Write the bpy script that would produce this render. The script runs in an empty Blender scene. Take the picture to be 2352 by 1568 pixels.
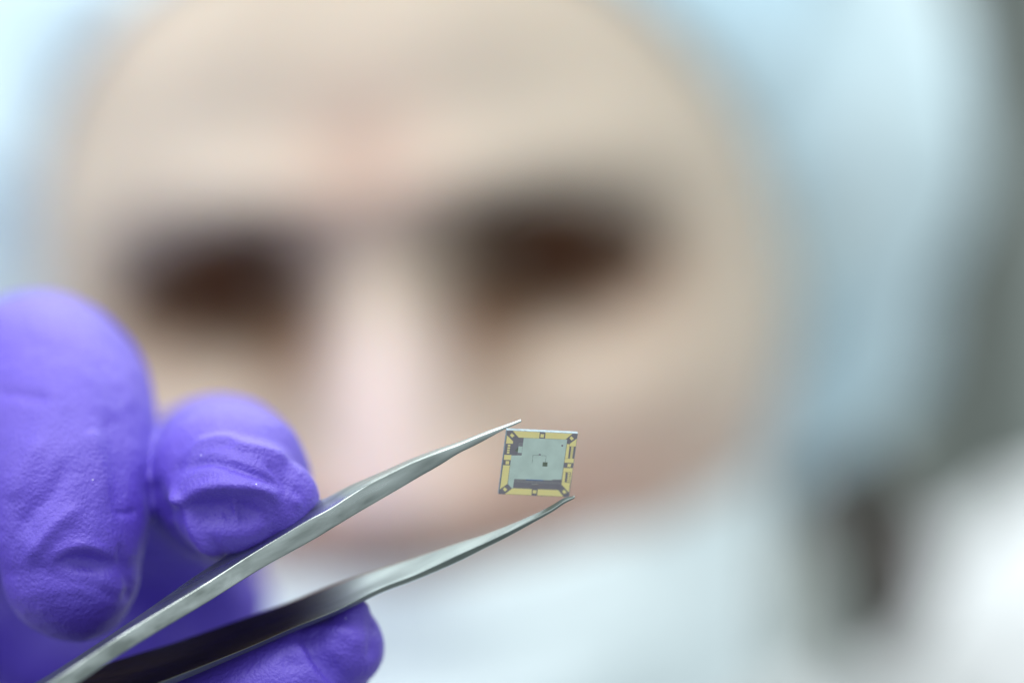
import bpy, math, random
import numpy as np
from mathutils import Vector, Matrix, noise

# ---------------------------------------------------------------- camera, light
MM = 0.001
FOC = 470.0                     # focus distance in mm
PXMM = 17.55                    # reference pixels (2352 wide) per mm at the focus distance
S = bpy.context.scene
C = S.collection
cam_d = bpy.data.cameras.new('camera'); cam = bpy.data.objects.new('camera', cam_d); C.objects.link(cam)
cam.location = (0, -FOC * MM, 0); cam.rotation_euler = (math.pi / 2, 0, 0)
cam_d.sensor_width = 36.0; cam_d.lens = 36.0 * FOC / (2352 / PXMM)
cam_d.clip_start = 0.02; cam_d.clip_end = 30
cam_d.dof.use_dof = True; cam_d.dof.focus_distance = FOC * MM; cam_d.dof.aperture_fstop = 3.2
S.camera = cam
w = bpy.data.worlds.new('World'); S.world = w; w.use_nodes = True
bg = w.node_tree.nodes['Background']; bg.inputs[0].default_value = (0.90, 0.97, 1.0, 1); bg.inputs[1].default_value = 0.50
wn_ = w.node_tree.nodes; wl_ = w.node_tree.links      # room light: pale ceiling and walls above, darker floor and bench below
tcw = wn_.new('ShaderNodeTexCoord'); sxw = wn_.new('ShaderNodeSeparateXYZ'); mrw = wn_.new('ShaderNodeMapRange')
mrw.inputs['From Min'].default_value = -0.5; mrw.inputs['From Max'].default_value = 0.25
mrw.inputs['To Min'].default_value = 0.44; mrw.inputs['To Max'].default_value = 0.78
wl_.new(tcw.outputs['Generated'], sxw.inputs[0]); wl_.new(sxw.outputs['Z'], mrw.inputs['Value']); wl_.new(mrw.outputs['Result'], bg.inputs[1])

def area(name, loc, target, size, power, col):
    l = bpy.data.lights.new(name, 'AREA'); l.shape = 'RECTANGLE'; l.size, l.size_y = size
    l.energy = power; l.color = col
    o = bpy.data.objects.new(name, l); C.objects.link(o); o.location = loc
    o.rotation_euler = (Vector(target) - Vector(loc)).to_track_quat('-Z', 'Y').to_euler()
    return o
area('overhead_light', (-0.05, -0.38, 1.10), (0.0, 0.15, 0.0), (1.2, 0.7), 13.5, (1.0, 0.985, 0.96))
area('window_light', (-1.3, -0.35, 0.80), (-0.05, 0.1, -0.05), (0.9, 0.9), 8.0, (0.98, 0.99, 1.0))
area('overhead_light', (0.15, 0.95, 1.15), (0.0, 0.25, 0.0), (1.8, 0.9), 21, (0.93, 0.98, 1.0))  # added panel behind, out of view, for glove highlights and cap brightness
S.view_settings.view_transform = 'Standard'; S.view_settings.look = 'None'
S.view_settings.exposure = 0.14; S.view_settings.gamma = 1.0; S.view_settings.use_curve_mapping = False
S.cycles.use_denoising = True
S.cycles.max_bounces = 8

# ---------------------------------------------------------------- helpers
def P(px, py, depth):
    """reference pixel + distance (mm) -> point in mm"""
    k = depth / FOC / PXMM
    return Vector(((px - 1176) * k, depth - FOC, -(py - 784) * k))

def mesh_from(name, verts, faces, mat=None, parent=None, smooth=True):
    me = bpy.data.meshes.new(name)
    me.from_pydata([tuple(v) for v in verts], [], faces); me.update()
    me.polygons.foreach_set('use_smooth', [smooth] * len(me.polygons))
    o = bpy.data.objects.new(name, me); C.objects.link(o)
    if mat: me.materials.append(mat)
    if parent is not None: o.parent = parent
    return o

def empty(name, loc=(0, 0, 0)):
    o = bpy.data.objects.new(name, None); o.empty_display_size = 0.01
    C.objects.link(o); o.location = loc; return o

def catmull(pts, n):
    pts = [np.array(p, float) for p in pts]; out = []
    e = [2 * pts[0] - pts[1]] + pts + [2 * pts[-1] - pts[-2]]
    for i in range(1, len(e) - 2):
        for k in range(n):
            t = k / n; a, b, c, d = e[i - 1:i + 3]
            out.append(.5 * ((2 * b) + (-a + c) * t + (2 * a - 5 * b + 4 * c - d) * t * t + (-a + 3 * b - 3 * c + d) * t ** 3))
    out.append(pts[-1]); return out

def tube(stations, nseg=24, sub=6, flat=None):
    """closed tube through stations (x, y, z, r) in mm, with rounded ends. returns verts, faces"""
    pts = catmull(stations, sub)
    # rounded caps
    def cap(p0, p1):
        d = p0[:3] - p1[:3]; d /= np.linalg.norm(d); r = p0[3]; res = []
        for a in (80, 65, 50, 35, 20, 8):
            t = math.radians(a); q = np.zeros(4); q[:3] = p0[:3] + d * r * math.sin(t); q[3] = r * math.cos(t); res.append(q)
        return res, p0[:3] + d * r
    c0, e0 = cap(pts[0], pts[1]); c1, e1 = cap(pts[-1], pts[-2])
    pts = c0 + pts + c1[::-1]
    vs, fs = [], []
    up = Vector((0.13, 0.31, 0.94))
    prev = None
    for i, p in enumerate(pts):
        a = pts[max(i - 1, 0)][:3]; b = pts[min(i + 1, len(pts) - 1)][:3]
        t = Vector(b - a).normalized()
        if prev is None:
            u = t.cross(up).normalized()
        else:
            u = (prev - t * prev.dot(t)).normalized()
        prev = u; v = t.cross(u)
        for k in range(nseg):
            th = 2 * math.pi * k / nseg
            vs.append(Vector(p[:3]) + (u * math.cos(th) + v * math.sin(th)) * p[3])
    n = len(pts)
    for i in range(n - 1):
        for k in range(nseg):
            fs.append((i * nseg + k, i * nseg + (k + 1) % nseg, (i + 1) * nseg + (k + 1) % nseg, (i + 1) * nseg + k))
    vs.append(Vector(e0)); vs.append(Vector(e1)); i0 = len(vs) - 2; i1 = i0 + 1
    for k in range(nseg):
        fs.append((i0, (k + 1) % nseg, k)); fs.append((i1, (n - 1) * nseg + k, (n - 1) * nseg + (k + 1) % nseg))
    return vs, fs

def ellipsoid(c, r, rot=None, nu=32, nv=20):
    vs, fs = [], []
    R = rot or Matrix.Identity(3)
    for j in range(1, nv):
        ph = math.pi * j / nv
        for i in range(nu):
            th = 2 * math.pi * i / nu
            vs.append(Vector(c) + R @ Vector((r[0] * math.sin(ph) * math.cos(th), r[1] * math.sin(ph) * math.sin(th), r[2] * math.cos(ph))))
    for j in range(nv - 2):
        for i in range(nu):
            fs.append((j * nu + i, (j + 1) * nu + i, (j + 1) * nu + (i + 1) % nu, j * nu + (i + 1) % nu))
    vs.append(Vector(c) + R @ Vector((0, 0, r[2]))); vs.append(Vector(c) - R @ Vector((0, 0, r[2])))
    a, b = len(vs) - 2, len(vs) - 1
    for i in range(nu):
        fs.append((a, i, (i + 1) % nu)); fs.append((b, (nv - 2) * nu + (i + 1) % nu, (nv - 2) * nu + i))
    return vs, fs

def merge(parts):
    V, F = [], []
    for v, f in parts:
        k = len(V); V += list(v); F += [tuple(i + k for i in q) for q in f]
    return V, F

def fused(parts, voxel, smooth=4, fac=0.5):
    """one continuous skin over overlapping solids -> (verts Nx3, faces) in mm"""
    V, F = merge(parts)
    me = bpy.data.meshes.new('tmp'); me.from_pydata([tuple(v) for v in V], [], F); me.update()
    o = bpy.data.objects.new('tmp', me); C.objects.link(o)
    m = o.modifiers.new('r', 'REMESH'); m.mode = 'VOXEL'; m.voxel_size = voxel
    s = o.modifiers.new('s', 'SMOOTH'); s.iterations = smooth; s.factor = fac
    bpy.context.view_layer.update()
    ev = o.evaluated_get(bpy.context.evaluated_depsgraph_get()); m2 = ev.to_mesh()
    n = len(m2.vertices); co = np.empty(n * 3, np.float32); m2.vertices.foreach_get('co', co)
    no = np.empty(n * 3, np.float32); m2.vertex_normals.foreach_get('vector', no)
    faces = [tuple(p.vertices) for p in m2.polygons]
    ev.to_mesh_clear(); bpy.data.objects.remove(o); bpy.data.meshes.remove(me)
    return co.reshape(-1, 3).astype(float), no.reshape(-1, 3).astype(float), faces

# ---------------------------------------------------------------- materials
def mat(name, col, rough=0.5, metal=0.0, spec=0.5, var=0.0, scale=200.0, bump=0.0, bscale=1000.0, bdist=0.0002,
        sheen=0.0, sss=0.0, col2=None, detail=4.0, rvar=0.0, coords='Object'):
    m = bpy.data.materials.new(name); m.use_nodes = True
    nt = m.node_tree; N = nt.nodes; L = nt.links; b = N['Principled BSDF']
    b.inputs['Base Color'].default_value = (*col, 1); b.inputs['Roughness'].default_value = rough
    b.inputs['Metallic'].default_value = metal; b.inputs['Specular IOR Level'].default_value = spec
    if sheen: b.inputs['Sheen Weight'].default_value = sheen; b.inputs['Sheen Roughness'].default_value = 0.4
    if sss:
        b.inputs['Subsurface Weight'].default_value = sss; b.inputs['Subsurface Scale'].default_value = 0.004
        b.inputs['Subsurface Radius'].default_value = (1.0, 0.45, 0.25)
    tc = N.new('ShaderNodeTexCoord')
    if var:
        nz = N.new('ShaderNodeTexNoise'); nz.inputs['Scale'].default_value = scale; nz.inputs['Detail'].default_value = detail
        L.new(tc.outputs[coords], nz.inputs['Vector'])
        mx = N.new('ShaderNodeMix'); mx.data_type = 'RGBA'
        c2 = col2 or tuple(c * (1 - var) for c in col)
        mx.inputs['A'].default_value = (*col, 1); mx.inputs['B'].default_value = (*c2, 1)
        rp = N.new('ShaderNodeMapRange'); rp.inputs['From Min'].default_value = 0.35; rp.inputs['From Max'].default_value = 0.65
        L.new(nz.outputs['Fac'], rp.inputs['Value']); L.new(rp.outputs['Result'], mx.inputs['Factor'])
        L.new(mx.outputs['Result'], b.inputs['Base Color'])
        if rvar:
            rr = N.new('ShaderNodeMapRange'); rr.inputs['From Min'].default_value = .3; rr.inputs['From Max'].default_value = .7
            rr.inputs['To Min'].default_value = rough - rvar; rr.inputs['To Max'].default_value = rough + rvar
            L.new(nz.outputs['Fac'], rr.inputs['Value']); L.new(rr.outputs['Result'], b.inputs['Roughness'])
    if bump:
        nb = N.new('ShaderNodeTexNoise'); nb.inputs['Scale'].default_value = bscale; nb.inputs['Detail'].default_value = 3
        L.new(tc.outputs[coords], nb.inputs['Vector'])
        bp = N.new('ShaderNodeBump'); bp.inputs['Strength'].default_value = bump; bp.inputs['Distance'].default_value = bdist
        L.new(nb.outputs['Fac'], bp.inputs['Height']); L.new(bp.outputs['Normal'], b.inputs['Normal'])
    return m

M_glove = mat('violet_nitrile', (0.066, 0.027, 0.48), 0.57, spec=0.95, var=0.10, scale=90, bump=0.9, bscale=2100, bdist=0.00022, sheen=0.12, col2=(0.078, 0.034, 0.50))
# pale dust specks clinging to the nitrile
def add_specks(m):
    nt = m.node_tree; N = nt.nodes; L = nt.links; b = N['Principled BSDF']
    src = b.inputs['Base Color'].links[0].from_socket
    tc = N.new('ShaderNodeTexCoord'); vo = N.new('ShaderNodeTexVoronoi'); vo.inputs['Scale'].default_value = 420
    L.new(tc.outputs['Object'], vo.inputs['Vector'])
    lt = N.new('ShaderNodeMath'); lt.operation = 'LESS_THAN'; lt.inputs[1].default_value = 0.05
    L.new(vo.outputs['Distance'], lt.inputs[0])
    wn = N.new('ShaderNodeSeparateColor'); L.new(vo.outputs['Color'], wn.inputs[0])
    gt = N.new('ShaderNodeMath'); gt.operation = 'GREATER_THAN'; gt.inputs[1].default_value = 0.75
    L.new(wn.outputs[0], gt.inputs[0])
    mu = N.new('ShaderNodeMath'); mu.operation = 'MULTIPLY'; L.new(lt.outputs[0], mu.inputs[0]); L.new(gt.outputs[0], mu.inputs[1])
    mx = N.new('ShaderNodeMix'); mx.data_type = 'RGBA'; mx.inputs['B'].default_value = (.62, .62, .85, 1)
    L.new(mu.outputs[0], mx.inputs['Factor']); L.new(src, mx.inputs['A']); L.new(mx.outputs['Result'], b.inputs['Base Color'])
add_specks(M_glove)
M_steel = mat('stainless_steel', (0.46, 0.52, 0.51), 0.32, metal=1.0, var=0.35, scale=420, col2=(0.20, 0.235, 0.225), bump=0.4, bscale=3500, bdist=0.00004, detail=7, rvar=0.06)
for _n in list(M_steel.node_tree.nodes):          # grinding marks running along the arms
    if _n.type == 'TEX_NOISE':
        _mp = M_steel.node_tree.nodes.new('ShaderNodeMapping'); _mp.vector_type = 'TEXTURE'
        _mp.inputs['Rotation'].default_value = (0, math.radians(-27), 0); _mp.inputs['Scale'].default_value = (5.0, 1, 0.8)
        _f = _n.inputs['Vector'].links[0].from_socket
        M_steel.node_tree.links.new(_f, _mp.inputs['Vector']); M_steel.node_tree.links.new(_mp.outputs[0], _n.inputs['Vector'])
M_steel2 = M_steel.copy(); M_steel2.name = 'steel_with_dark_reflection'
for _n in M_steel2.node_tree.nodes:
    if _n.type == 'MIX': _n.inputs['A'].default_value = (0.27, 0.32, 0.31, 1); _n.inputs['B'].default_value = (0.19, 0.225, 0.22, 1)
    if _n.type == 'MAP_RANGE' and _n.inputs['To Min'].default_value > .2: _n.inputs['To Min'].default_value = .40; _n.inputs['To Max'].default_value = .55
M_skin = mat('skin', (0.665, 0.575, 0.465), 0.42, spec=0.4, var=0.10, scale=40, sss=0.25, bump=0.3, bscale=600, bdist=0.0003)
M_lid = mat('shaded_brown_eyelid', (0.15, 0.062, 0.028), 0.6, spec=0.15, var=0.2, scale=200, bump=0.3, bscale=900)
M_cap = mat('blue_nonwoven', (0.56, 0.80, 0.93), 0.75, spec=0.2, var=0.15, scale=14, col2=(0.78, 0.93, 0.96), sheen=0.2, bump=0.4, bscale=900, bdist=0.0003)
M_mask = mat('mask_fabric', (0.82, 0.95, 0.98), 0.75, spec=0.2, var=0.08, scale=60, sheen=0.2, bump=0.4, bscale=1200, bdist=0.0002)
M_coat = mat('white_coat_cloth', (0.76, 0.78, 0.79), 0.8, spec=0.2, var=0.05, scale=40, bump=0.4, bscale=900, bdist=0.0003)
M_hair = mat('dark_hair', (0.040, 0.020, 0.011), 0.55, var=0.4, scale=300, bump=0.8, bscale=700, bdist=0.001)
M_brow = mat('brown_brow_hair', (0.11, 0.058, 0.028), 0.6, spec=0.2, var=0.3, scale=300)
M_white = mat('eye_white', (0.55, 0.50, 0.46), 0.25, var=0.1, scale=200)
M_iris = mat('brown_iris', (0.05, 0.022, 0.010), 0.15, var=0.3, scale=900)
M_pupil = mat('pupil', (0.005, 0.005, 0.005), 0.1)
M_wall = mat('grey_green_wall', (0.40, 0.455, 0.43), 0.8, var=0.12, scale=3, bump=0.2, bscale=60, bdist=0.002)
M_rack = mat('dark_cabinet_paint', (0.045, 0.055, 0.045), 0.5, var=0.2, scale=5)
M_floor = mat('floor_vinyl', (0.25, 0.27, 0.27), 0.5, var=0.1, scale=8)
M_die = mat('die_face', (0.27, 0.26, 0.30), 0.35, spec=0.6, var=0.1, scale=900)
M_edge = mat('silicon_edge', (0.26, 0.36, 0.41), 0.5, metal=0.0, var=0.3, scale=2500, bump=0.3, bscale=6000, bdist=0.00002)
M_gold = mat('gold_pad', (1.0, 0.90, 0.42), 0.40, metal=0.0, var=0.10, scale=1500, col2=(1.0, 0.88, 0.40))
M_green = mat('circuit_green', (0.65, 0.81, 0.75), 0.42, spec=0.5, var=0.10, scale=700)
M_dkgreen = mat('olive_block', (0.20, 0.25, 0.19), 0.4, var=0.3, scale=5000)
M_dot = mat('via_dot', (0.60, 0.66, 0.64), 0.4, var=0.1, scale=900)
M_trace = mat('trace_line', (0.15, 0.22, 0.20), 0.4, var=0.1, scale=900)
M_blue = mat('blue_film', (0.10, 0.20, 0.48), 0.35, var=0.1, scale=900)
M_rust = mat('amber_print', (0.45, 0.24, 0.10), 0.4, var=0.1, scale=900)

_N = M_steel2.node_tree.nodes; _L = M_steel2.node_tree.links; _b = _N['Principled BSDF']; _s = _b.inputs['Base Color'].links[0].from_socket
_a = _N.new('ShaderNodeAttribute'); _a.attribute_name = 'dark_reflection'; _m = _N.new('ShaderNodeMix'); _m.data_type = 'RGBA'
_L.new(_a.outputs['Fac'], _m.inputs['Factor']); _L.new(_s, _m.inputs['A']); _m.inputs['B'].default_value = (0.035, 0.028, 0.024, 1); _L.new(_m.outputs['Result'], _b.inputs['Base Color'])  # near-black tint: the hand's dark reflection put into the steel colour

# ---------------------------------------------------------------- the setting
def box(name, lo, hi, m, parent=None):
    x0, y0, z0 = lo; x1, y1, z1 = hi
    v = [(x, y, z) for x in (x0, x1) for y in (y0, y1) for z in (z0, z1)]
    f = [(0, 1, 3, 2), (4, 6, 7, 5), (0, 4, 5, 1), (2, 3, 7, 6), (0, 2, 6, 4), (1, 5, 7, 3)]
    return mesh_from(name, v, f, m, parent, False)
o = box('wall', (-2.5, 2.4, -1.5), (2.5, 2.5, 1.5), M_wall); o['kind'] = 'structure'
o = box('floor', (-2.5, -1.5, -1.6), (2.5, 2.5, -1.501), M_floor); o['kind'] = 'structure'

# dark upright post out of focus behind the cap
cab = empty('upright_post', (0.166, 0.80, -1.5))
cab['label'] = 'dark green-grey upright post, blurred, right behind the blue cap at the right'; cab['category'] = 'post'
b1 = box('post_shaft', (-0.020, 0.0, 0.012), (0.020, 0.05, 2.9), M_rack, cab)
b2 = box('base_plate', (-0.09, -0.05, 0.0), (0.09, 0.10, 0.010), M_rack, cab)

# ---------------------------------------------------------------- the person
person = empty('person', (0, 0.19, -0.1))
bpy.context.view_layer.update()
person['label'] = 'person in pale blue cap, mask and white coat bending over, violet gloved hand raised'
person['category'] = 'person'
HO = P(872, 672, 662)
HR = (Matrix.Rotation(math.radians(-5.8), 3, 'Y') @ Matrix.Rotation(math.radians(-5), 3, 'Z') @ Matrix.Rotation(math.radians(9), 3, 'X'))
def H(x, y, z): return HO + HR @ Vector((x, y, z))

def sm(a, b, t):
    t = min(max((t - a) / (b - a), 0), 1); return t * t * (3 - 2 * t)
def g2(x, z, cx, cz, sx, sz): return math.exp(-((x - cx) / sx) ** 2 - ((z - cz) / sz) ** 2)
def nose_h(z):
    K = [(14, 1.0), (6, 3.5), (-4, 8), (-16, 14), (-28, 20), (-36, 23.5), (-41, 21), (-46, 10), (-50, 3), (-56, 0)]
    if z >= K[0][0]: return K[0][1] * max(0, 1 - (z - 14) / 12)
    for (a, p), (b, q) in zip(K, K[1:]):
        if a >= z >= b: return p + (q - p) * (a - z) / (a - b)
    return 0
def face_feat(x, z):
    ax = abs(x)
    f = 5.5 * math.exp(-((z - 18) / 9) ** 2) * math.exp(-(ax / 50) ** 4)
    f -= 19 * g2(ax, z, 31, 1, 18, 12.5)
    f -= 5 * g2(ax, z, 17, 1, 9, 10)
    f += 1.15 * nose_h(z) * math.exp(-(abs(x) / (6.5 + 4.5 * sm(6, -34, -z + 0) if False else 9.0 + 5.0 * sm(0, 36, -z))) ** 2.2)
    f += 8 * g2(ax, z, 13.5, -38, 5.5, 6.5)
    f += 6.5 * g2(ax, z, 44, -27, 19, 15) + 8 * g2(ax, z, 44, -50, 20, 15) + 7 * g2(ax, z, 64, -25, 14, 32)
    f += 6 * g2(x, z, 0, -64, 26, 15) + 2.5 * g2(x, z, 0, -60, 20, 3.5) + 3 * g2(x, z, 0, -70, 17, 4)
    f += 8 * g2(x, z, 0, -93, 19, 12)
    f += 1.5 * g2(ax, z, 25, 48, 22, 18)
    f -= 3.0 * g2(x, z, 0, 20, 8, 10) + 2.0 * g2(x, z, 0, 7, 9, 9)
    return f
def head_base(u, v):
    ph = math.pi * v; th = 2 * math.pi * u
    sx, sy, sz = math.sin(ph) * math.sin(th), -math.sin(ph) * math.cos(th), math.cos(ph)
    n = (abs(sx) ** 2.5 + abs(sy) ** 2.5 + abs(sz) ** 2.5) ** (1 / 2.5)
    sx, sy, sz = sx / n, sy / n, sz / n
    z = 4 + 112 * sz
    wx = 1 - 0.30 * sm(15, 108, -z)
    x = 78 * sx * wx
    y = 93 + 96 * sy * (1 - (0.10 * sm(40, 105, -z) if sy < 0 else 0.45 * sm(30, 105, -z)))
    return x, y, z
vs, fs = [], []
NU, NV = 260, 200
for j in range(1, NV):
    for i in range(NU):
        x, y, z = head_base(i / NU, j / NV)
        wgt = sm(-20, 45, 93 - y - 20)
        vs.append(H(x, y - face_feat(x, z) * wgt, z))
for j in range(NV - 2):
    for i in range(NU):
        fs.append((j * NU + i, j * NU + (i + 1) % NU, (j + 1) * NU + (i + 1) % NU, (j + 1) * NU + i))
vs.append(H(0, 93, 116)); vs.append(H(0, 93, -108)); a, b = len(vs) - 2, len(vs) - 1
for i in range(NU):
    fs.append((a, (i + 1) % NU, i)); fs.append((b, (NV - 2) * NU + i, (NV - 2) * NU + (i + 1) % NU))
head = (vs, fs)
def T(*st, **k): return tube([tuple(H(*s[:3])) + (s[3],) if len(s) == 4 else s for s in st], **k)
neck = T((0, 115, -60, 52), (0, 135, -110, 50), (0, 165, -165, 52), (0, 195, -215, 60))
ears = [tube([tuple(H(s * 73, 92, 10)) + (7,), tuple(H(s * 79, 98, 14)) + (6,), tuple(H(s * 80, 100, -5)) + (5.5,), tuple(H(s * 75, 94, -24)) + (5,)]) for s in (-1, 1)]
SHR = Vector((-200, 340, -175)); ELR = Vector((-300, 235, -330)); WRR = Vector((-147, 178, -88))
SHL = Vector((215, 400, -160)); ELL = Vector((300, 330, -400)); WRL = Vector((200, 150, -480))
def W4(v, r): return (v.x, v.y, v.z, r)
torso = tube([(0, 380, -200, 60), (0, 385, -280, 95), (0, 385, -420, 105), (0, 385, -620, 110)])
shl = tube([W4(SHR, 48), (-90, 360, -195, 50), (20, 380, -200, 50), (120, 385, -190, 50), W4(SHL, 48)])
armR = tube([W4(SHR, 44), W4((SHR + ELR) / 2, 42), W4(ELR, 35), W4((ELR * .55 + WRR * .45), 36), W4(WRR, 22)])
armL = tube([W4(SHL, 44), W4((SHL + ELL) / 2, 42), W4(ELL, 35), W4((ELL * .55 + WRL * .45), 36), W4(WRL, 24)])
handL = [tube([W4(WRL, 22), W4(WRL + Vector((-30, -35, -12)), 24), W4(WRL + Vector((-60, -70, -25)), 20)])]
for k, (dx, dz, ln) in enumerate(((-6, 8, 1.0), (-2, 0, 1.08), (3, -8, 1.0), (9, -15, .8))):
    b0 = WRL + Vector((-60 + 2.0 * dx, -66, -22 + 1.6 * dz))
    handL.append(tube([W4(b0, 9), W4(b0 + Vector((-18, -24, -8)) * ln, 8.5), W4(b0 + Vector((-26, -44, -28)) * ln, 7.5)]))
b0 = WRL + Vector((-22, -30, 8)); handL.append(tube([W4(b0, 11), W4(b0 + Vector((-30, -16, 16)), 10), W4(b0 + Vector((-56, -30, 14)), 8)]))
co, no, fc = fused([head, neck, torso, shl, armR, armL] + ears + handL, 1.7, smooth=3)
body = mesh_from('body', co * MM, fc, M_skin, None)
def child(o, p=person):
    o.parent = p; o.matrix_parent_inverse = p.matrix_world.inverted(); return o
child(body)
# pinker blood colour on nose, cheeks and upper lip; painted socket shade, nose highlight
inv = HR.transposed()
loc = (co - np.array(HO)) @ np.array(inv).T
lx, ly, lz = loc[:, 0], loc[:, 1], loc[:, 2]
G = lambda cx, cz, sx, sz: np.exp(-((lx - cx) / sx) ** 2 - ((lz - cz) / sz) ** 2)
red = np.clip(0.9 * G(0, -46, 30, 13) + .45 * G(46, -42, 28, 16) + .6 * G(-44, -42, 26, 14) + .35 * G(0, 24, 13, 15), 0, 1) * (ly < 60)
socket_shade = np.clip(sum(0.70 * G(q * 31, -2, 21, 14) + .7 * G(q * 18, -11, 8, 13) + .5 * G(q * 47, -5, 14, 12) for q in (-1, 1)) + .20 * G(0, 20, 14, 17), 0, 1) * (ly < 60)  # eye makeup brown plus shade of sockets and brow gap painted in
at = body.data.attributes.new('face_tones', 'FLOAT_COLOR', 'POINT')
buf = np.zeros((len(co), 4), np.float32); buf[:, 0] = red; buf[:, 1] = socket_shade; buf[:, 2] = np.clip(np.exp(-(np.abs(lx) / 11.5) ** 3) * np.exp(-((lz + 24) / 20.0) ** 4), 0, 1) * (ly < 60) * .8; buf[:, 3] = 1  # third channel: pale nose ridge, its highlight painted into the skin
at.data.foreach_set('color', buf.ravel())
nt = M_skin.node_tree; N = nt.nodes; L = nt.links; bs = N['Principled BSDF']; src = bs.inputs['Base Color'].links[0].from_socket
an = N.new('ShaderNodeAttribute'); an.attribute_name = 'face_tones'; sc_ = N.new('ShaderNodeSeparateColor'); L.new(an.outputs['Color'], sc_.inputs[0])
m1 = N.new('ShaderNodeMix'); m1.data_type = 'RGBA'; L.new(sc_.outputs[0], m1.inputs['Factor']); L.new(src, m1.inputs['A']); m1.inputs['B'].default_value = (0.78, 0.46, 0.37, 1)
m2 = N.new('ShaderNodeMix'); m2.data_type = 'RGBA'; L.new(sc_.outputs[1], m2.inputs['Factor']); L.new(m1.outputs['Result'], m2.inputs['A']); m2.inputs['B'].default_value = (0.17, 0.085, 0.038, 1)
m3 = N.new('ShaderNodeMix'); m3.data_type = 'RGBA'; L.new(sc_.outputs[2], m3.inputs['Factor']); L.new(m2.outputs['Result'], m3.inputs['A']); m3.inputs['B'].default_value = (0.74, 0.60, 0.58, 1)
L.new(m3.outputs['Result'], bs.inputs['Base Color'])

# eyes, lids, lashes, brows
def sphere_patch(c, r, th0, th1, ph0, ph1, nu=28, nv=16, thick=0.0, scale=(1, 1, 1)):
    vs, fs = [], []
    for layer in ((0, 1) if thick else (0,)):
        rr = r - layer * thick
        for j in range(nv + 1):
            ph = math.radians(ph0 + (ph1 - ph0) * j / nv)
            for i in range(nu + 1):
                th = math.radians(th0 + (th1 - th0) * i / nu)
                vs.append(H(c[0] + rr * scale[0] * math.cos(ph) * math.sin(th), c[1] - rr * scale[1] * math.cos(ph) * math.cos(th), c[2] + rr * scale[2] * math.sin(ph)))
    n = (nu + 1) * (nv + 1)
    for l in range(2 if thick else 1):
        for j in range(nv):
            for i in range(nu):
                q = [l * n + j * (nu + 1) + i, l * n + j * (nu + 1) + i + 1, l * n + (j + 1) * (nu + 1) + i + 1, l * n + (j + 1) * (nu + 1) + i]
                fs.append(tuple(q if l == 0 else q[::-1]))
    if thick:
        rim = [j * (nu + 1) for j in range(nv + 1)] + [nv * (nu + 1) + i for i in range(1, nu + 1)] + [j * (nu + 1) + nu for j in range(nv - 1, -1, -1)] + [i for i in range(nu - 1, 0, -1)]
        for k in range(len(rim)):
            a, b = rim[k], rim[(k + 1) % len(rim)]; fs.append((a, a + n, b + n, b))
    return vs, fs
mmv = lambda V: [v * MM for v in V]
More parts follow.
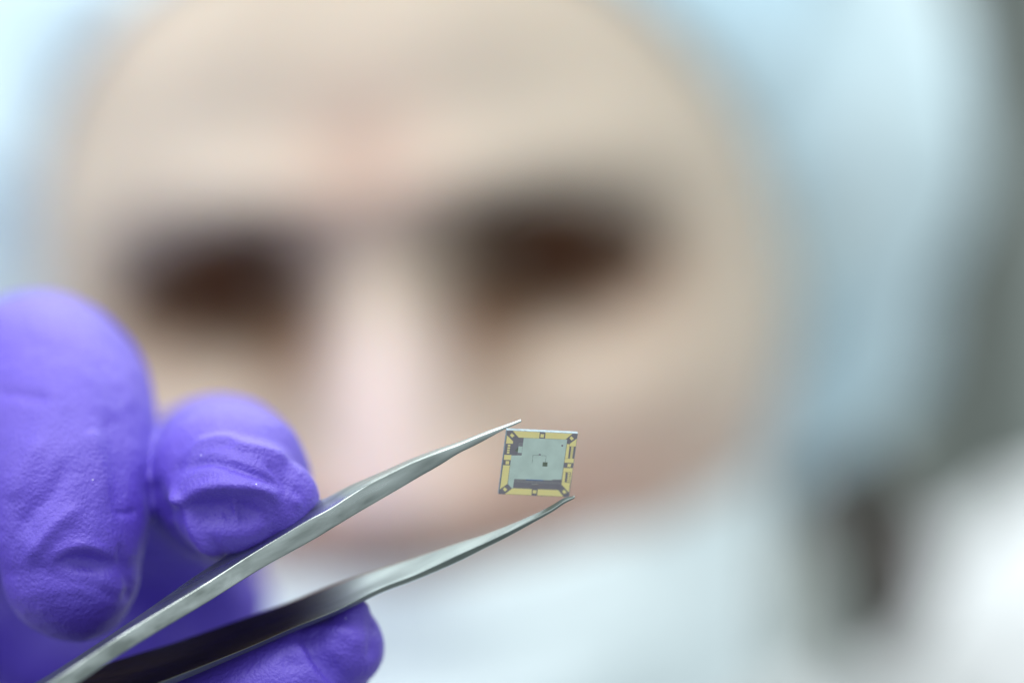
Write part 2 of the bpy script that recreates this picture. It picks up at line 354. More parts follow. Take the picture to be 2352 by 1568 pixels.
for s in (-1, 1):
    ec = (s * 31.5, 27.0, -0.5)
    cw = H(*ec) * MM
    v, f = ellipsoid(H(*ec), (12, 12, 12)); eye = child(mesh_from('eye', mmv(v), f, M_white))
    v, f = sphere_patch(ec, 12.5, -31, 31, -52, 6, thick=.5)
    ir = child(mesh_from('iris', mmv(v), f, M_iris), eye)
    v, f = sphere_patch(ec, 12.35, -12, 12, -33, -13, thick=.3)
    child(mesh_from('pupil', mmv(v), f, M_pupil), eye)
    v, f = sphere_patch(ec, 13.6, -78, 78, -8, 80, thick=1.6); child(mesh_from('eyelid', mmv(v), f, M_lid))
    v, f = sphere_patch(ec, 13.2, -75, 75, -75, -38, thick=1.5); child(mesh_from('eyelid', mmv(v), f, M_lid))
    # lashes: dense short hairs fanning out of the lid edge
    V, F = [], []
    rnd = random.Random(5 + s)
    for k in range(90):
        th = math.radians(-68 + 136 * k / 89); a = Vector((ec[0] + 13.6 * math.sin(th), ec[1] - 13.6 * math.cos(th) * .99, ec[2] - 1.8))
        d = Vector((math.sin(th) * .7 + rnd.uniform(-.1, .1), -math.cos(th), -.35 + rnd.uniform(-.1, .1))).normalized(); ln = rnd.uniform(7, 10)
        b_ = a + d * ln * .5 + Vector((0, 0, -.8)); c_ = a + d * ln + Vector((0, 0, 1.0)); r = .16 * 1.6
        i0 = len(V)
        for p, q in ((a, r), (b_, r * .8), (c_, r * .2)):
            for ang in (0, 120, 240):
                V.append(H(p.x + q * math.cos(math.radians(ang)), p.y, p.z + q * math.sin(math.radians(ang))))
        for lv in (0, 3):
            for e in range(3): F.append((i0 + lv + e, i0 + lv + (e + 1) % 3, i0 + lv + 3 + (e + 1) % 3, i0 + lv + 3 + e))
    child(mesh_from('eyelashes', mmv(V), F, M_hair))
    # brow: a band of short hairs following the ridge
    V, F = [], []
    for k in range(240):
        t = rnd.random(); x = s * (13 + 34 * t); zc = 7.5 + 3.0 * math.sin(t * 2.9) - 7 * t * t
        z = zc + rnd.gauss(0, 1) * (3.0 - 1.7 * t)
        yb = 6.0 + 0.0 * t
        # front surface there
        yy = face_y = None
        y = 93 - 96 * (max(0.0, 1 - (abs(x) / 78) ** 2.5 - (abs(z - 4) / 112) ** 2.5)) ** (1 / 2.5) - face_feat(x, z)
        d = Vector((s * .85, -.25, .45 - .7 * t)).normalized(); ln = rnd.uniform(5, 8)
        a = Vector((x, y + .4, z)); r = .26; i0 = len(V)
        c_ = a + d * ln; c_.y = 93 - 96 * (max(0.0, 1 - (min(abs(c_.x), 72) / 78) ** 2.5 - (abs(c_.z - 4) / 112) ** 2.5)) ** (1 / 2.5) - face_feat(c_.x, c_.z) - 1.0
        for p, q in ((a, r), (a.lerp(c_, .5) + Vector((0, -.8, 0)), r), (c_, r * .3)):
            for ang in (0, 120, 240):
                V.append(H(p.x + q * math.cos(math.radians(ang)), p.y, p.z + q * math.sin(math.radians(ang))))
        for lv in (0, 3):
            for e in range(3): F.append((i0 + lv + e, i0 + lv + (e + 1) % 3, i0 + lv + 3 + (e + 1) % 3, i0 + lv + 3 + e))
    child(mesh_from('eyebrow', mmv(V), F, M_brow))

# ---- bouffant cap
def fr(x, y, z, s=1.0): return noise.fractal(Vector((x, y, z)) * s, 1.0, 2.0, 3)
CC = Vector((0, 105, 12)); QQ = Vector((0, 160, 85)); 
ringk = [(0, -2, 74), (34, 4, 66), (58, 14, 50), (74, 38, 18), (80, 60, -20), (78, 92, -92), (66, 132, -102), (36, 168, -98), (0, 182, -94)]
ring = catmull([(-34, 4, 66)] + ringk + [(-36, 170, -64)], 16)[16:-16]
def head_hit(p):
    c = Vector((0, 105, 12)); d = (Vector(p) - c).normalized(); lo_, hi_ = 10.0, 200.0
    for _ in range(40):
        m = (lo_ + hi_) / 2; q = c + d * m; wx = 1 - 0.30 * sm(15, 108, -q.z)
        f = (abs(q.x) / (78 * wx)) ** 2.5 + (abs(q.y - 93) / 96) ** 2.5 + (abs(q.z - 4) / 112) ** 2.5
        if f > 1: hi_ = m
        else: lo_ = m
    return c + d * (hi_ + 1.5)
ringR = [np.array(head_hit(p)) for p in ring]
ringF = ringR + [np.array((-p[0], p[1], p[2])) for p in ringR[-2:0:-1]]
NR = len(ringF); vs, fs = [], []
NVc = 60
def cap_pt(i, v, off=0.0):
    R0 = Vector(ringF[i % NR]) - CC; Q0 = QQ - CC
    d0 = R0.normalized(); dq = Q0.normalized()
    d = d0.slerp(dq, v) if v < .999 else dq
    big = 107 + 6 * sm(.1, .5, v)
    u = i / NR
    lowf = sm(-20, -60, -0) if False else sm(-10, 60, -(Vector(ringF[i % NR]).z - 15))   # tighter round the nape
    big -= 3 * lowf * (1 - sm(.1, .5, v))
    r = R0.length + (big - R0.length) * sm(0, .20, v) ** .7
    ple = math.sin(u * 2 * math.pi * 22 + 3 * math.sin(u * 40)) * 4.0 * (1 - sm(.05, .45, v)) * sm(0, .04, v)
    r += ple + 3.5 * sm(0, .05, v) + 5.0 * fr(d.x, d.y, d.z, 3.0) * sm(0.02, .2, v) + 1.5 * math.sin(9 * v + 7 * u * 6.28) * sm(.05, .3, v) + off
    q = CC + d * r; q.x *= 1 + (0.005 + 0.05 * sm(-30, 60, -q.z)) * sm(.05, .25, v)
    return q
for j in range(NVc):
    for i in range(NR): vs.append(H(*cap_pt(i, j / NVc)))
for j in range(NVc - 1):
    for i in range(NR): fs.append((j * NR + i, (j + 1) * NR + i, (j + 1) * NR + (i + 1) % NR, j * NR + (i + 1) % NR))
vs.append(H(*cap_pt(0, 1.0))); q = len(vs) - 1
for i in range(NR): fs.append(((NVc - 1) * NR + i, q, (NVc - 1) * NR + (i + 1) % NR))
capo = child(mesh_from('bouffant_cap', mmv(vs), fs, M_cap))
so = capo.modifiers.new('t', 'SOLIDIFY'); so.thickness = 0.0004
def loop_tube(pts, r, seg=8):
    vs, fs = [], []; n = len(pts)
    for i in range(n):
        t = (Vector(pts[(i + 1) % n]) - Vector(pts[i - 1])).normalized(); u = t.cross(Vector((.2, .3, .9))).normalized(); v = t.cross(u)
        for k in range(seg): a = 2 * math.pi * k / seg; vs.append(Vector(pts[i]) + u * r * math.cos(a) + v * r * math.sin(a))
    for i in range(n):
        for k in range(seg): fs.append((i * seg + k, i * seg + (k + 1) % seg, ((i + 1) % n) * seg + (k + 1) % seg, ((i + 1) % n) * seg + k))
    return vs, fs
v, f = loop_tube([H(*p) for p in ringF], 1.6); child(mesh_from('elastic_band', mmv(v), f, M_cap), capo)

# ---- mask worn below the nose tip
def front_y(x, z):
    wx = 1 - 0.30 * sm(15, 108, -z); t = 1 - min(1, abs(x) / (78 * wx)) ** 2.5 - (abs(z - 4) / 112) ** 2.5
    return 93 - 96 * (1 - 0.10 * sm(40, 105, -z)) * max(0.0, t) ** (1 / 2.5)
vs, fs = [], []
nx, nz = 70, 50
for j in range(nz + 1):
    t = j / nz
    for i in range(nx + 1):
        s = -1 + 2 * i / nx
        ztop = -50.5 + 1.5 * abs(s) ** 1.4; zbot = -108 + 16 * abs(s) ** 2
        z = ztop + (zbot - ztop) * t
        x = s * (66 - 4 * t)
        zz = max(z, -98); wx = 1 - 0.30 * sm(15, 108, -zz)
        th = s * 1.22
        yy = 88 - (102 + 7 * math.exp(-((t - .45) / .33) ** 2) ) * math.cos(th) ** .75
        yy = min(yy, front_y(x * .93, zz) - 5 - 5 * math.exp(-(s / .5) ** 2) * math.sin(math.pi * min(1, t + .12)))
        yy += 3.0 * (abs(((t * 3.2 + .12 * s * s) % 1) - .5) - .25) * 2 * (1 - abs(s)) + 1.2 * fr(x / 30, z / 12, 3)
        if t > .86: yy += (t - .86) * 90 * (1 - abs(s))
        vs.append(H(x, yy, z))
for j in range(nz):
    for i in range(nx): fs.append((j * (nx + 1) + i, (j + 1) * (nx + 1) + i, (j + 1) * (nx + 1) + i + 1, j * (nx + 1) + i + 1))
msk = child(mesh_from('face_mask', mmv(vs), fs, M_mask)); so = msk.modifiers.new('t', 'SOLIDIFY'); so.thickness = 0.0006
for s in (-1, 1):
    for zt in (-42, -90):
        v, f = tube([tuple(H(s * 64, 62, zt)) + (1.1,), tuple(H(s * 72, 80, zt * .6 - 6)) + (1.1,), tuple(H(s * 82, 106, -2 + (4 if zt > -60 else -14))) + (1.1,)], nseg=8)
        child(mesh_from('ear_loop', mmv(v), f, M_coat), msk)

# ---- hair showing below the cap
hp = P(2040, 1350, 770)
v, f = tube([(hp.x - 34, hp.y + 44, hp.z + 46, 9), (hp.x - 12, hp.y + 16, hp.z + 24, 9), (hp.x, hp.y, hp.z + 4, 10), (hp.x - 2, hp.y + 4, hp.z - 8, 8), (hp.x - 6, hp.y + 10, hp.z - 16, 4)])
co, no, fc = fused([(v, f)], 1.5, 3)
child(mesh_from('hair', co * MM, fc, M_hair))

# ---- white coat
def cl(pp): return ellipsoid(*pp)
coat_parts = [tube([(0, 365, -195, 92), (0, 375, -300, 135), (0, 385, -450, 140), (0, 390, -640, 150)]),
              tube([W4(SHR, 66), (-110, 355, -190, 72), (0, 370, -200, 80), (100, 390, -190, 76), W4(SHL, 80)]),
              ellipsoid((166, 425, -136), (102, 80, 106)),
              tube([W4(SHR, 64), W4((SHR + ELR) / 2, 60), W4(ELR, 52), W4((ELR * .5 + WRR * .5), 46), W4(ELR * .22 + WRR * .78, 38)]),
              tube([W4(SHL, 72), W4((SHL + ELL) / 2, 64), W4(ELL, 52), W4((ELL * .5 + WRL * .5), 46), W4(ELL * .2 + WRL * .8, 38)])]
co, no, fc = fused(coat_parts, 4.0, 8)
co += no * np.array([6 * fr(*c, s=1 / 60.0) + 2.5 * fr(*c, s=1 / 22.0) for c in co])[:, None]
coat = child(mesh_from('coat', co * MM, fc, M_coat))
v, f = loop_tube([H(64 * math.cos(a), 158 + 62 * math.sin(a), -150 + 16 * math.sin(a)) for a in [2 * math.pi * k / 72 for k in range(72)]], 9, 14)
child(mesh_from('collar', mmv(v), f, M_coat), coat)

# ---------------------------------------------------------------- gloved hand
def F_(*st, **k): return tube([tuple(P(a, b, d)) + (r,) for a, b, d, r in st], nseg=40, sub=10, **k)
g = []
# finger hanging at the left edge, knuckle up, tip down
g.append(F_((165, 1318, 480, 9.2), (160, 1230, 481, 10.6), (153, 1110, 485, 11.9), (132, 985, 494, 13.7), (100, 915, 507, 14.8), (50, 925, 528, 14.5), (-70, 1010, 558, 13.5), (-260, 1130, 590, 15)))
# smallest finger beside it, outside the left edge
g.append(F_((-150, 1360, 484, 7.6), (-155, 1250, 485, 8.4), (-160, 1120, 488, 9.4), (-175, 1020, 498, 10.5), (-190, 980, 515, 11.5), (-230, 1040, 550, 12), (-330, 1180, 590, 15)))
# forefinger coming towards the camera onto the tweezers
g.append(F_((556, 1140, 477, 7.8), (530, 1115, 484, 10.8), (515, 1108, 495, 11.7), (498, 1102, 512, 11.7), (430, 1120, 540, 11.0), (120, 1140, 575, 12), (-180, 1200, 600, 15)))
g.append(F_((540, 1140, 479, 8.8), (636, 1154, 477, 5.7)))
# curled finger in shade behind the tweezers
g.append(F_((522, 1385, 546, 6.8), (460, 1420, 548, 10.0), (320, 1470, 552, 13.0), (80, 1520, 575, 13.0), (-200, 1450, 590, 15)))
g.append(F_((535, 1480, 546, 6.5), (420, 1520, 550, 10.0), (290, 1560, 556, 11), (0, 1620, 585, 12.0), (-240, 1520, 600, 15)))
g.append(F_((455, 1275, 548, 9.5), (380, 1290, 552, 12.0), (240, 1350, 562, 15.0), (0, 1380, 580, 17.0), (-200, 1350, 600, 20)))
# thumb along the bottom
g.append(F_((788, 1486, 479, 5.6), (750, 1512, 480, 7.4), (690, 1552, 480, 8.6), (560, 1625, 480, 9.6), (380, 1740, 484, 11), (120, 1850, 505, 13.5), (-120, 1830, 545, 18), (-300, 1650, 590, 22)))
pc = P(-260, 1340, 600)
Rp = Matrix.Rotation(math.radians(35), 3, 'Z')
g.append(ellipsoid(pc, (26, 38, 40), Rp))
g.append(tube([tuple(pc) + (30,), tuple((pc + WRR) / 2) + (29,), tuple(WRR) + (28,), tuple(WRR * .86 + ELR * .14) + (31,), tuple(WRR * .75 + ELR * .25) + (36,)]))
co, no, fc = fused(g, 0.42, smooth=5)
# creases and dents, sculpted into the front of the fingers (display pixel paths give where each fold lies)
k = FOC + co[:, 1]
px = co[:, 0] / k * FOC * PXMM + 1176; py = -co[:, 2] / k * FOC * PXMM + 784
def seg_dist(path):
    d = np.full(len(px), 1e9); sgn = np.zeros(len(px)); tt = np.zeros(len(px)); L_ = len(path) - 1
    for q, ((x0, y0), (x1, y1)) in enumerate(zip(path, path[1:])):
        dx, dy = x1 - x0, y1 - y0; l2 = dx * dx + dy * dy
        t = np.clip(((px - x0) * dx + (py - y0) * dy) / l2, 0, 1)
        ex, ey = px - x0 - t * dx, py - y0 - t * dy; dd = np.hypot(ex, ey); m = dd < d
        d = np.where(m, dd, d); sgn = np.where(m, np.sign(dx * ey - dy * ex), sgn); tt = np.where(m, (q + t) / L_, tt)
    return d, sgn, tt
disp = np.zeros(len(px))
def fold(path, amp, sig, sig2=None):
    """ridge (+) or groove (-); sig / sig2 widths left and right of the path so a fold can have a steep side"""
    global disp
    pp = [tuple(p) for p in catmull(path, 5)]
    d, s, t = seg_dist(pp); sg = np.where(s > 0, sig, sig2 or sig)
    end = np.clip(np.minimum(t, 1 - t) * 5 + .15, 0, 1)
    disp += 1.25 * amp * np.exp(-(d / sg) ** 2) * end
def dent(cx, cy, rx, ry, ang, amp, p=2.0):
    global disp
    a = math.radians(ang); u = ((px - cx) * math.cos(a) + (py - cy) * math.sin(a)) / rx; v = (-(px - cx) * math.sin(a) + (py - cy) * math.cos(a)) / ry
    disp += 1.25 * amp * np.exp(-(u * u + v * v) ** (p / 2))
# forefinger tip
dent(520, 1176, 92, 42, 4, -2.1, 3.6)
fold([(396, 1120), (420, 1152), (480, 1126), (545, 1122), (600, 1128), (640, 1150)], 0.75, 9, 22)
fold([(394, 1127), (424, 1172), (452, 1224), (500, 1280)], 0.75, 16, 11)
fold([(529, 1140), (536, 1175), (545, 1215)], 0.55, 12, 9)
fold([(590, 1140), (610, 1180), (590, 1225)], 0.4, 13)
fold([(420, 1050), (470, 1018), (520, 1012), (565, 1028), (630, 1046), (682, 1088)], 0.60, 10, 15)
fold([(400, 1085), (470, 1060), (540, 1072), (600, 1096), (650, 1120)], -0.60, 14, 12)
fold([(610, 1062), (650, 1100), (690, 1150)], -0.45, 10)
fold([(350, 1100), (372, 1150), (400, 1200)], -0.35, 18)
fold([(640, 1080), (672, 1130), (690, 1170)], 0.3, 8)
fold([(455, 1240), (520, 1270), (590, 1262)], 0.2, 14)
# hanging finger
fold([(205, 985), (220, 1020), (236, 1080), (252, 1165)], 0.5, 22, 16)
fold([(250, 935), (264, 1010), (272, 1090), (270, 1180)], -0.3, 26, 26)
fold([(262, 1175), (290, 1178), (318, 1172)], -0.25, 7)
dent(196, 1292, 58, 24, 10, -1.1)
fold([(120, 1290), (160, 1262), (205, 1256), (250, 1275)], 0.45, 12, 18)
fold([(276, 1240), (284, 1290), (300, 1345), (292, 1385)], -0.35, 10, 9)
fold([(60, 1290), (100, 1235), (140, 1195), (185, 1160)], 0.45, 18)
fold([(40, 1230), (80, 1170), (120, 1130), (160, 1050)], -0.40, 20)
fold([(20, 1150), (60, 1080), (90, 1000)], 0.35, 24)
fold([(90, 1310), (150, 1330), (220, 1345), (270, 1380)], -0.2, 14)
fold([(-10, 900), (40, 905), (120, 915)], -0.3, 14)
# thumb
fold([(690, 1450), (740, 1440), (800, 1455), (835, 1490)], 0.3, 16)
fold([(840, 1400), (855, 1450), (850, 1520)], -0.5, 14)
fold([(640, 1530), (720, 1520), (790, 1545)], -0.25, 22)
dent(820, 1400, 46, 20, 20, 1.6)
n5 = np.array([abs(noise.noise(Vector((c[0] * .55 + c[2] * .25, c[1] * .3, c[2] * .40 - c[0] * .2)))) for c in co]) * -1.0
front = np.clip(-no[:, 1] * 2.2 + .35, 0, 1) * (co[:, 1] < 60)
n3 = np.array([fr(*c, s=1 / 6.0) for c in co]); n4 = np.array([fr(c[0], c[1], c[2] * .5, s=1 / 13.0) for c in co])
co += no * (disp * front + 0.18 * n3 + 0.30 * n4 + front * 0.10 * n5)[:, None]
glove = mesh_from('glove', co * MM, fc, M_glove); child(glove)
glove['label'] = 'violet nitrile glove on the hand holding the tweezers'

# ---------------------------------------------------------------- tweezers
tw = empty('tweezers', P(700, 1250, 474) * MM)
tw['label'] = 'steel pointed tweezers held in violet gloved fingers, gripping the square chip'
tw['category'] = 'tweezers'
bpy.context.view_layer.update()
def arm(rows, sub=8):
    """rows: (A, B, C, D) corner points in mm around the section, bevelled along the edges"""
    arr = catmull([np.array([list(p) for p in r]).ravel() for r in rows], sub)
    vs, fs = [], []; per = 16
    for q in arr:
        c = [Vector(q[i * 3:i * 3 + 3]) for i in range(4)]
        mid = sum(c, Vector()) / 4
        for i in range(4):
            a, b_, d = c[i], c[i - 1], c[(i + 1) % 4]
            la = min(.22, (b_ - a).length * .3); lb = min(.22, (d - a).length * .3)
            p0 = a + (b_ - a).normalized() * la if (b_ - a).length > 1e-6 else a
            p2 = a + (d - a).normalized() * lb if (d - a).length > 1e-6 else a
            for t in (0, .33, .67, 1):
                vs.append(p0 * (1 - t) ** 2 + a * 2 * t * (1 - t) + p2 * t * t)
    n = len(arr)
    for j in range(n - 1):
        for i in range(per): fs.append((j * per + i, j * per + (i + 1) % per, (j + 1) * per + (i + 1) % per, (j + 1) * per + i))
    fs.append(tuple(range(per))[::-1]); fs.append(tuple((n - 1) * per + i for i in range(per)))
    return vs, fs
def cz(x, y): return 660.4 + x * .3295, 918.8 + y * .3297     # read off an enlarged crop
def rowU(A, B, Cc, d, wd):
    a, b_, c_ = P(*A, d + wd), P(*B, d), P(*Cc, d)
    return (a, b_, c_, c_ + (a - b_))
def rowL(A, B, Cc, d, wd):
    a, b_, c_ = P(*A, d + wd), P(*B, d), P(*Cc, d + wd * .15)
    return (a, b_, c_, c_ + (a - b_))
def c2(x, y): return 689.0 + x * .3662, 918.8 + y * .3662
up = [rowU(c2(1383, 117), c2(1386, 126), c2(1391, 137), 469.4, .5),
      rowU(c2(1330, 136), c2(1332, 147), c2(1338, 162), 469.4, .7),
      rowU(c2(1260, 160), c2(1262, 173), c2(1270, 192), 469.3, 1.0),
      rowU(c2(1180, 187), c2(1180, 203), c2(1190, 236), 469.3, 1.3),
      rowU(c2(1080, 225), c2(1080, 243), c2(1092, 288), 469.2, 1.8),
      rowU(c2(980, 263), c2(980, 284), c2(994, 336), 469.0, 2.3),
      rowU(c2(850, 307), c2(852, 332), c2(872, 412), 468.9, 2.9),
      rowU(c2(700, 364), c2(704, 390), c2(732, 492), 468.8, 3.6),
      rowU(c2(560, 426), c2(566, 456), c2(600, 570), 468.6, 4.4),
      rowU(c2(420, 486), c2(426, 528), c2(466, 648), 468.4, 5.0),
      rowU(c2(290, 543), c2(300, 606), c2(340, 722), 469.2, 5.2),
      rowU(c2(170, 606), c2(178, 684), c2(210, 800), 470.2, 5.0),
      rowU((706, 1160), (699, 1199), (716, 1242), 471, 5.0),
      rowU((572, 1243), (579, 1271), (595, 1309), 470.5, 5.0),
      rowU((450, 1320), (455, 1350), (470, 1387), 467, 5.6),
      rowU((290, 1432), (285, 1453), (300, 1488), 463, 6.5),
      rowU((112, 1548), (105, 1572), (125, 1604), 459, 7.0),
      rowU((-80, 1660), (-90, 1690), (-72, 1724), 457, 7.5),
      rowU((-420, 1850), (-430, 1880), (-415, 1910), 460, 7.5)]
lo = [rowL(c2(1720, 596), c2(1724, 606), c2(1721, 618), 469.6, .5),
      rowL(c2(1655, 610), c2(1660, 632), c2(1656, 653), 469.8, .7),
      rowL(c2(1580, 654), c2(1584, 682), c2(1582, 703), 470, 1.0),
      rowL(c2(1480, 706), c2(1482, 736), c2(1482, 759), 470.2, 1.6),
      rowL(c2(1300, 784), c2(1302, 826), c2(1304, 857), 470.5, 2.8),
      rowL(c2(1150, 841), c2(1150, 899), c2(1154, 932), 471, 3.8),
      rowL(c2(1000, 889), c2(1000, 966), c2(1004, 1008), 471.6, 4.8),
      rowL(c2(850, 940), c2(850, 1038), c2(854, 1075), 472.2, 5.8),
      rowL(c2(700, 992), c2(700, 1106), c2(704, 1137), 472.6, 6.5),
      rowL(c2(500, 1056), c2(500, 1182), c2(504, 1212), 473, 7.4),
      rowL((770, 1340), (770, 1402), (772, 1412), 472.5, 9.0),
      rowL((660, 1383), (670, 1442), (672, 1452), 471.5, 9.6),
      rowL((560, 1418), (570, 1486), (572, 1496), 470, 10.5),
      rowL((400, 1474), (430, 1542), (433, 1556), 467.5, 11.5),
      rowL((287, 1508), (310, 1586), (312, 1602), 466, 12),
      rowL((110, 1566), (130, 1640), (132, 1660), 463, 12),
      rowL((-90, 1660), (-80, 1722), (-79, 1740), 460, 11),
      rowL((-420, 1868), (-420, 1912), (-419, 1930), 461, 7.6)]
for rows in (up, lo):
    v, f = arm(rows)
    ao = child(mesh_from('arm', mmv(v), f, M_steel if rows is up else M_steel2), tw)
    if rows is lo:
        # dark reflection of the hand painted on this arm's inner grip face
        per = 16; at = ao.data.attributes.new('dark_reflection', 'FLOAT', 'POINT')
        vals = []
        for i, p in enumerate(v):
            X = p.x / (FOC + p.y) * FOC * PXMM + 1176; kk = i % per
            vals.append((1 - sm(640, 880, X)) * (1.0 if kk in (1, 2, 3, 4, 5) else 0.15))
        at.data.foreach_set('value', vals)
# welded tail block joining the arms, far outside the picture
a, b_ = P(-400, 1850, 458), P(-620, 2010, 470)
v, f = arm([(P(-395, 1842, 468), P(-395, 1852, 459.5), P(-385, 1936, 459.5), P(-385, 1928, 468)), (P(-500, 1900, 468), P(-500, 1912, 461), P(-492, 1986, 461), P(-492, 1976, 468)),
            (P(-640, 1990, 470), P(-640, 2000, 464), P(-634, 2050, 464), P(-634, 2040, 470))])
child(mesh_from('tail_weld', mmv(v), f, M_steel), tw)

# ---------------------------------------------------------------- the chip
d0 = 470.6
TL = P(1164.5, 987.8, d0 - 2.2)
pxu = d0 / FOC / PXMM
U = Vector((161.9 * pxu, 27.5 * pxu, -8.4 * pxu)); V = Vector((-19.0 * pxu, 66.5 * pxu, -148.1 * pxu))
V -= U * (U.dot(V) / U.dot(U)); Nn = U.cross(V).normalized()
if Nn.y > 0: Nn = -Nn                          # towards the camera
# crop corners used to read the layout
q0, q1, q2, q3 = (345, 318), (1450, 374), (1312, 1380), (215, 1325)
def uv(x, y):
    u, v_ = .5, .5
    for _ in range(12):
        X = (1 - u) * (1 - v_) * q0[0] + u * (1 - v_) * q1[0] + u * v_ * q2[0] + (1 - u) * v_ * q3[0]
        Y = (1 - u) * (1 - v_) * q0[1] + u * (1 - v_) * q1[1] + u * v_ * q2[1] + (1 - u) * v_ * q3[1]
        ax = -(1 - v_) * q0[0] + (1 - v_) * q1[0] + v_ * q2[0] - v_ * q3[0]; ay = -(1 - v_) * q0[1] + (1 - v_) * q1[1] + v_ * q2[1] - v_ * q3[1]
        bx = -(1 - u) * q0[0] - u * q1[0] + u * q2[0] + (1 - u) * q3[0]; by = -(1 - u) * q0[1] - u * q1[1] + u * q2[1] + (1 - u) * q3[1]
        det = ax * by - ay * bx; ex, ey = x - X, y - Y
        u += (ex * by - ey * bx) / det; v_ += (ax * ey - ay * ex) / det
    return u, v_
chip = empty('chip', (TL + (U + V) * .5) * MM)
chip['label'] = 'square microchip with gold border pads and green circuit face between the tweezer tips'
chip['category'] = 'microchip'
bpy.context.view_layer.update()
TH = 0.62
def pt(u, v_, h): return TL + U * u + V * v_ + Nn * h
def slab(name, poly, h0, h1, m, parent=chip, is_uv=False):
    pp = poly if is_uv else [uv(*p) for p in poly]
    pp = [(min(max(a, .001), .999), min(max(b, .001), .999)) for a, b in pp]
    n = len(pp)
    vs = [pt(a, b, h0) for a, b in pp] + [pt(a, b, h1) for a, b in pp]
    fs = [tuple(range(n)), tuple(range(2 * n - 1, n - 1, -1))] + [(i, i + n, (i + 1) % n + n, (i + 1) % n) for i in range(n)]
    return child(mesh_from(name, mmv(vs), fs, m, None, False), parent)
# silicon body with slightly chipped upper edge
vs, fs = [], []
n = 40; rnd = random.Random(3); rim = []
for (a, b) in (((0, 0), (1, 0)), ((1, 0), (1, 1)), ((1, 1), (0, 1)), ((0, 1), (0, 0))):
    for q in range(n): t = q / n; rim.append((a[0] + (b[0] - a[0]) * t, a[1] + (b[1] - a[1]) * t))
R_ = len(rim)
def outw(a, b): return ((a - .5), (b - .5))
for h, e in ((0, 0), (-.05, .0035), (-TH + .04, .0035), (-TH, 0)):
    for (a, b) in rim:
        j = rnd.uniform(-.0012, .0012) if e else 0
        aa = (-e - j if a == 0 else 1 + e + j if a == 1 else a); bb = (-e - j if b == 0 else 1 + e + j if b == 1 else b)
        vs.append(pt(aa, bb, h))
for l in range(3):
    for i in range(R_): fs.append((l * R_ + i, l * R_ + (i + 1) % R_, (l + 1) * R_ + (i + 1) % R_, (l + 1) * R_ + i))
fs.append(tuple(range(R_))[::-1]); fs.append(tuple(3 * R_ + i for i in range(R_)))
child(mesh_from('silicon_body', mmv(vs), fs, M_edge, None, False), chip)
slab('die_face', [(0, 0), (1, 0), (1, 1), (0, 1)], 0.002, .010, M_die, is_uv=True)
t1, t2 = .010, .022
slab('circuit_area', [(606, 437), (1288, 466), (1196, 1100), (1052, 1098), (1048, 1112), (457, 1086), (436, 1232), (415, 1232), (357, 1166), (412, 712), (572, 714)], t1, t2, M_green)
gold = [[(437, 326), (857, 348), (848, 444), (525, 430)], [(948, 352), (1368, 374), (1262, 462), (940, 446)],
        [(345, 395), (440, 490), (436, 528), (330, 524)], [(303, 702), (412, 706), (402, 786), (294, 780)],
        [(284, 866), (388, 870), (350, 1164), (232, 1248), (240, 1200)],
        [(1436, 452), (1422, 576), (1328, 572), (1330, 530)], [(1284, 536), (1326, 540), (1300, 762), (1252, 762)],
        [(1252, 766), (1392, 768), (1384, 836), (1242, 830)], [(1230, 914), (1372, 918), (1364, 984), (1222, 978)],
        [(1220, 980), (1262, 984), (1246, 1144), (1204, 1140)], [(1346, 984), (1362, 985), (1334, 1148), (1322, 1147)],
        [(1202, 1144), (1332, 1150), (1312, 1304), (1196, 1176)],
        [(428, 1234), (734, 1248), (724, 1346), (310, 1325)], [(826, 1252), (1146, 1266), (1226, 1370), (814, 1348)]]
for pgn in gold: slab('border_pad', pgn, t1, t2 + .006, M_gold)
for cx, cy in ((895, 405), (350, 826), (1318, 874), (774, 1292)):
    w_ = 27; slab('alignment_pad', [(cx - w_ + 3, cy - w_), (cx + w_ + 3, cy - w_ + 3), (cx + w_ - 3, cy + w_), (cx - w_ - 3, cy + w_ - 3)], t1, t2 + .006, M_gold)
for cx, cy in ((427, 399), (1357, 446), (313, 1252), (1241, 1295)):
    slab('alignment_pad', [(cx - 6, cy - 36), (cx + 36, cy + 4), (cx - 2, cy + 34), (cx - 36, cy - 4)], t1, t2 + .006, M_gold)
def pads(rows, name='contact_pad'):
    for (x0, y0, w_, h_) in rows: slab(name, [(x0, y0), (x0 + w_, y0 + 2), (x0 + w_ - 3, y0 + h_), (x0 - 3, y0 + h_ - 2)], t1, t2 + .006, M_gold)
pads([(358, 542, 40, 27), (353, 582, 40, 27), (347, 619, 40, 27), (343, 655, 40, 27)])
pads([(1352 - i * 4.2, 581 + i * 31.5, 38, 24) for i in range(6)])
pads([(1298 - i * 3.8, 988 + i * 31.5, 36, 25) for i in range(5)])
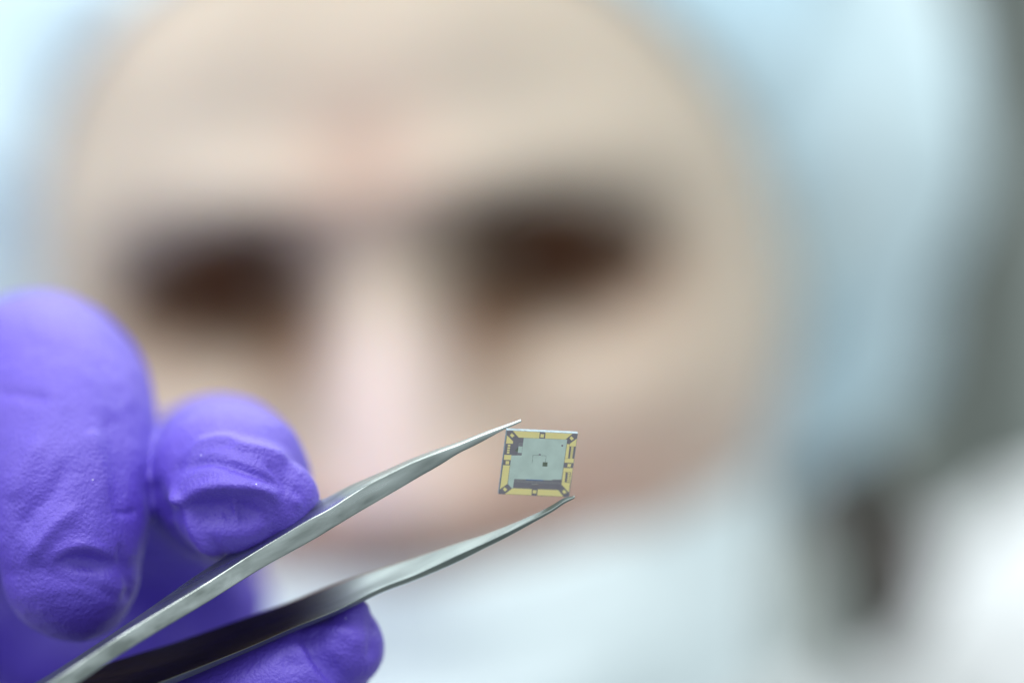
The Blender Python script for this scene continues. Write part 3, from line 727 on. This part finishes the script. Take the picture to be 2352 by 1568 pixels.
# dark wells around the right-hand contact rows are the die showing between pads; small blocks
slab('probe_block', [(525, 568), (586, 572), (574, 675), (513, 672)], t1, t2, M_green)
slab('probe_block', [(500, 592), (520, 594), (516, 650), (476, 646), (478, 618), (498, 616)], t1, t2 - .003, M_dkgreen)
t3 = t2 + .006
slab('sensor_block', [(1196, 546), (1224, 548), (1222, 576), (1194, 574)], t2, t3, M_die)
slab('sensor_block', [(842, 690), (872, 692), (870, 714), (840, 712)], t2, t3, M_die)
slab('sensor_block', [(904, 820), (980, 824), (972, 890), (898, 885)], t2, t3, M_dkgreen)
for (a, b) in (((750, 709), (842, 712)), ((870, 714), (958, 720)), ((750, 709), (735, 836)), ((957, 720), (944, 821))):
    dx, dy = b[0] - a[0], b[1] - a[1]; l = math.hypot(dx, dy); nx_, ny_ = -dy / l * 2.0, dx / l * 2.0
    slab('trace', [(a[0] + nx_, a[1] + ny_), (b[0] + nx_, b[1] + ny_), (b[0] - nx_, b[1] - ny_), (a[0] - nx_, a[1] - ny_)], t2, t3, M_trace)
slab('blue_strip', [(640, 1092), (910, 1104), (908, 1116), (638, 1104)], t2, t3, M_blue)
# printed dot arrays (surface pattern of the die)
def dots(name, pts, r, m, h0, h1):
    V_, F2 = [], []
    for (x, y) in pts:
        i0 = len(V_)
        for h in (h0, h1):
            for (sx, sy) in ((-r, -r), (r, -r), (r, r), (-r, r)):
                a, b = uv(x + sx, y + sy); V_.append(pt(a, b, h))
        F2 += [(i0 + 4, i0 + 5, i0 + 6, i0 + 7), (i0, i0 + 1, i0 + 5, i0 + 4), (i0 + 1, i0 + 2, i0 + 6, i0 + 5), (i0 + 2, i0 + 3, i0 + 7, i0 + 6), (i0 + 3, i0, i0 + 4, i0 + 7)]
    return child(mesh_from(name, mmv(V_), F2, m, None, False), chip)
pts = [(472 + i * 18.5 - j * 2.5, 1098 + j * 17 + i * .9) for i in range(40) for j in range(3) if not (i > 22 and j == 0)]
pts += [(534 + i * 17 - j * 2.5, 520 + j * 17) for i in range(4) for j in range(3)] + [(512 + i * 17 - j * 2.5, 686 + j * 16) for i in range(4) for j in range(2)]
dots('via_dots', pts, 3.2, M_dot, t1, t1 + .006)
pts = []
for i in range(34):
    for j in range(34):
        x = 620 + i * 19 - j * 2.6 * 1.0 - 30; y = 500 + j * 18 + i * .95
        if 600 - (y - 450) * .14 < x < 1262 - (y - 500) * .13 and y < 1070 and not (880 < x < 1000 and 805 < y < 905): pts.append((x, y))
dots('circuit_dots', pts, 2.2, mat('pale_green_dot', (0.72, 0.86, 0.78), 0.4, var=.1), t2, t2 + .004)
dots('print_marks', [(735 + i * 11, 1170 + i * .5) for i in range(9)], 4, M_dot, t1, t1 + .006)
dots('amber_marks', [(772 + i * 14, 1182 + i * .5) for i in range(9)], 3, M_rust, t1, t1 + .0055)
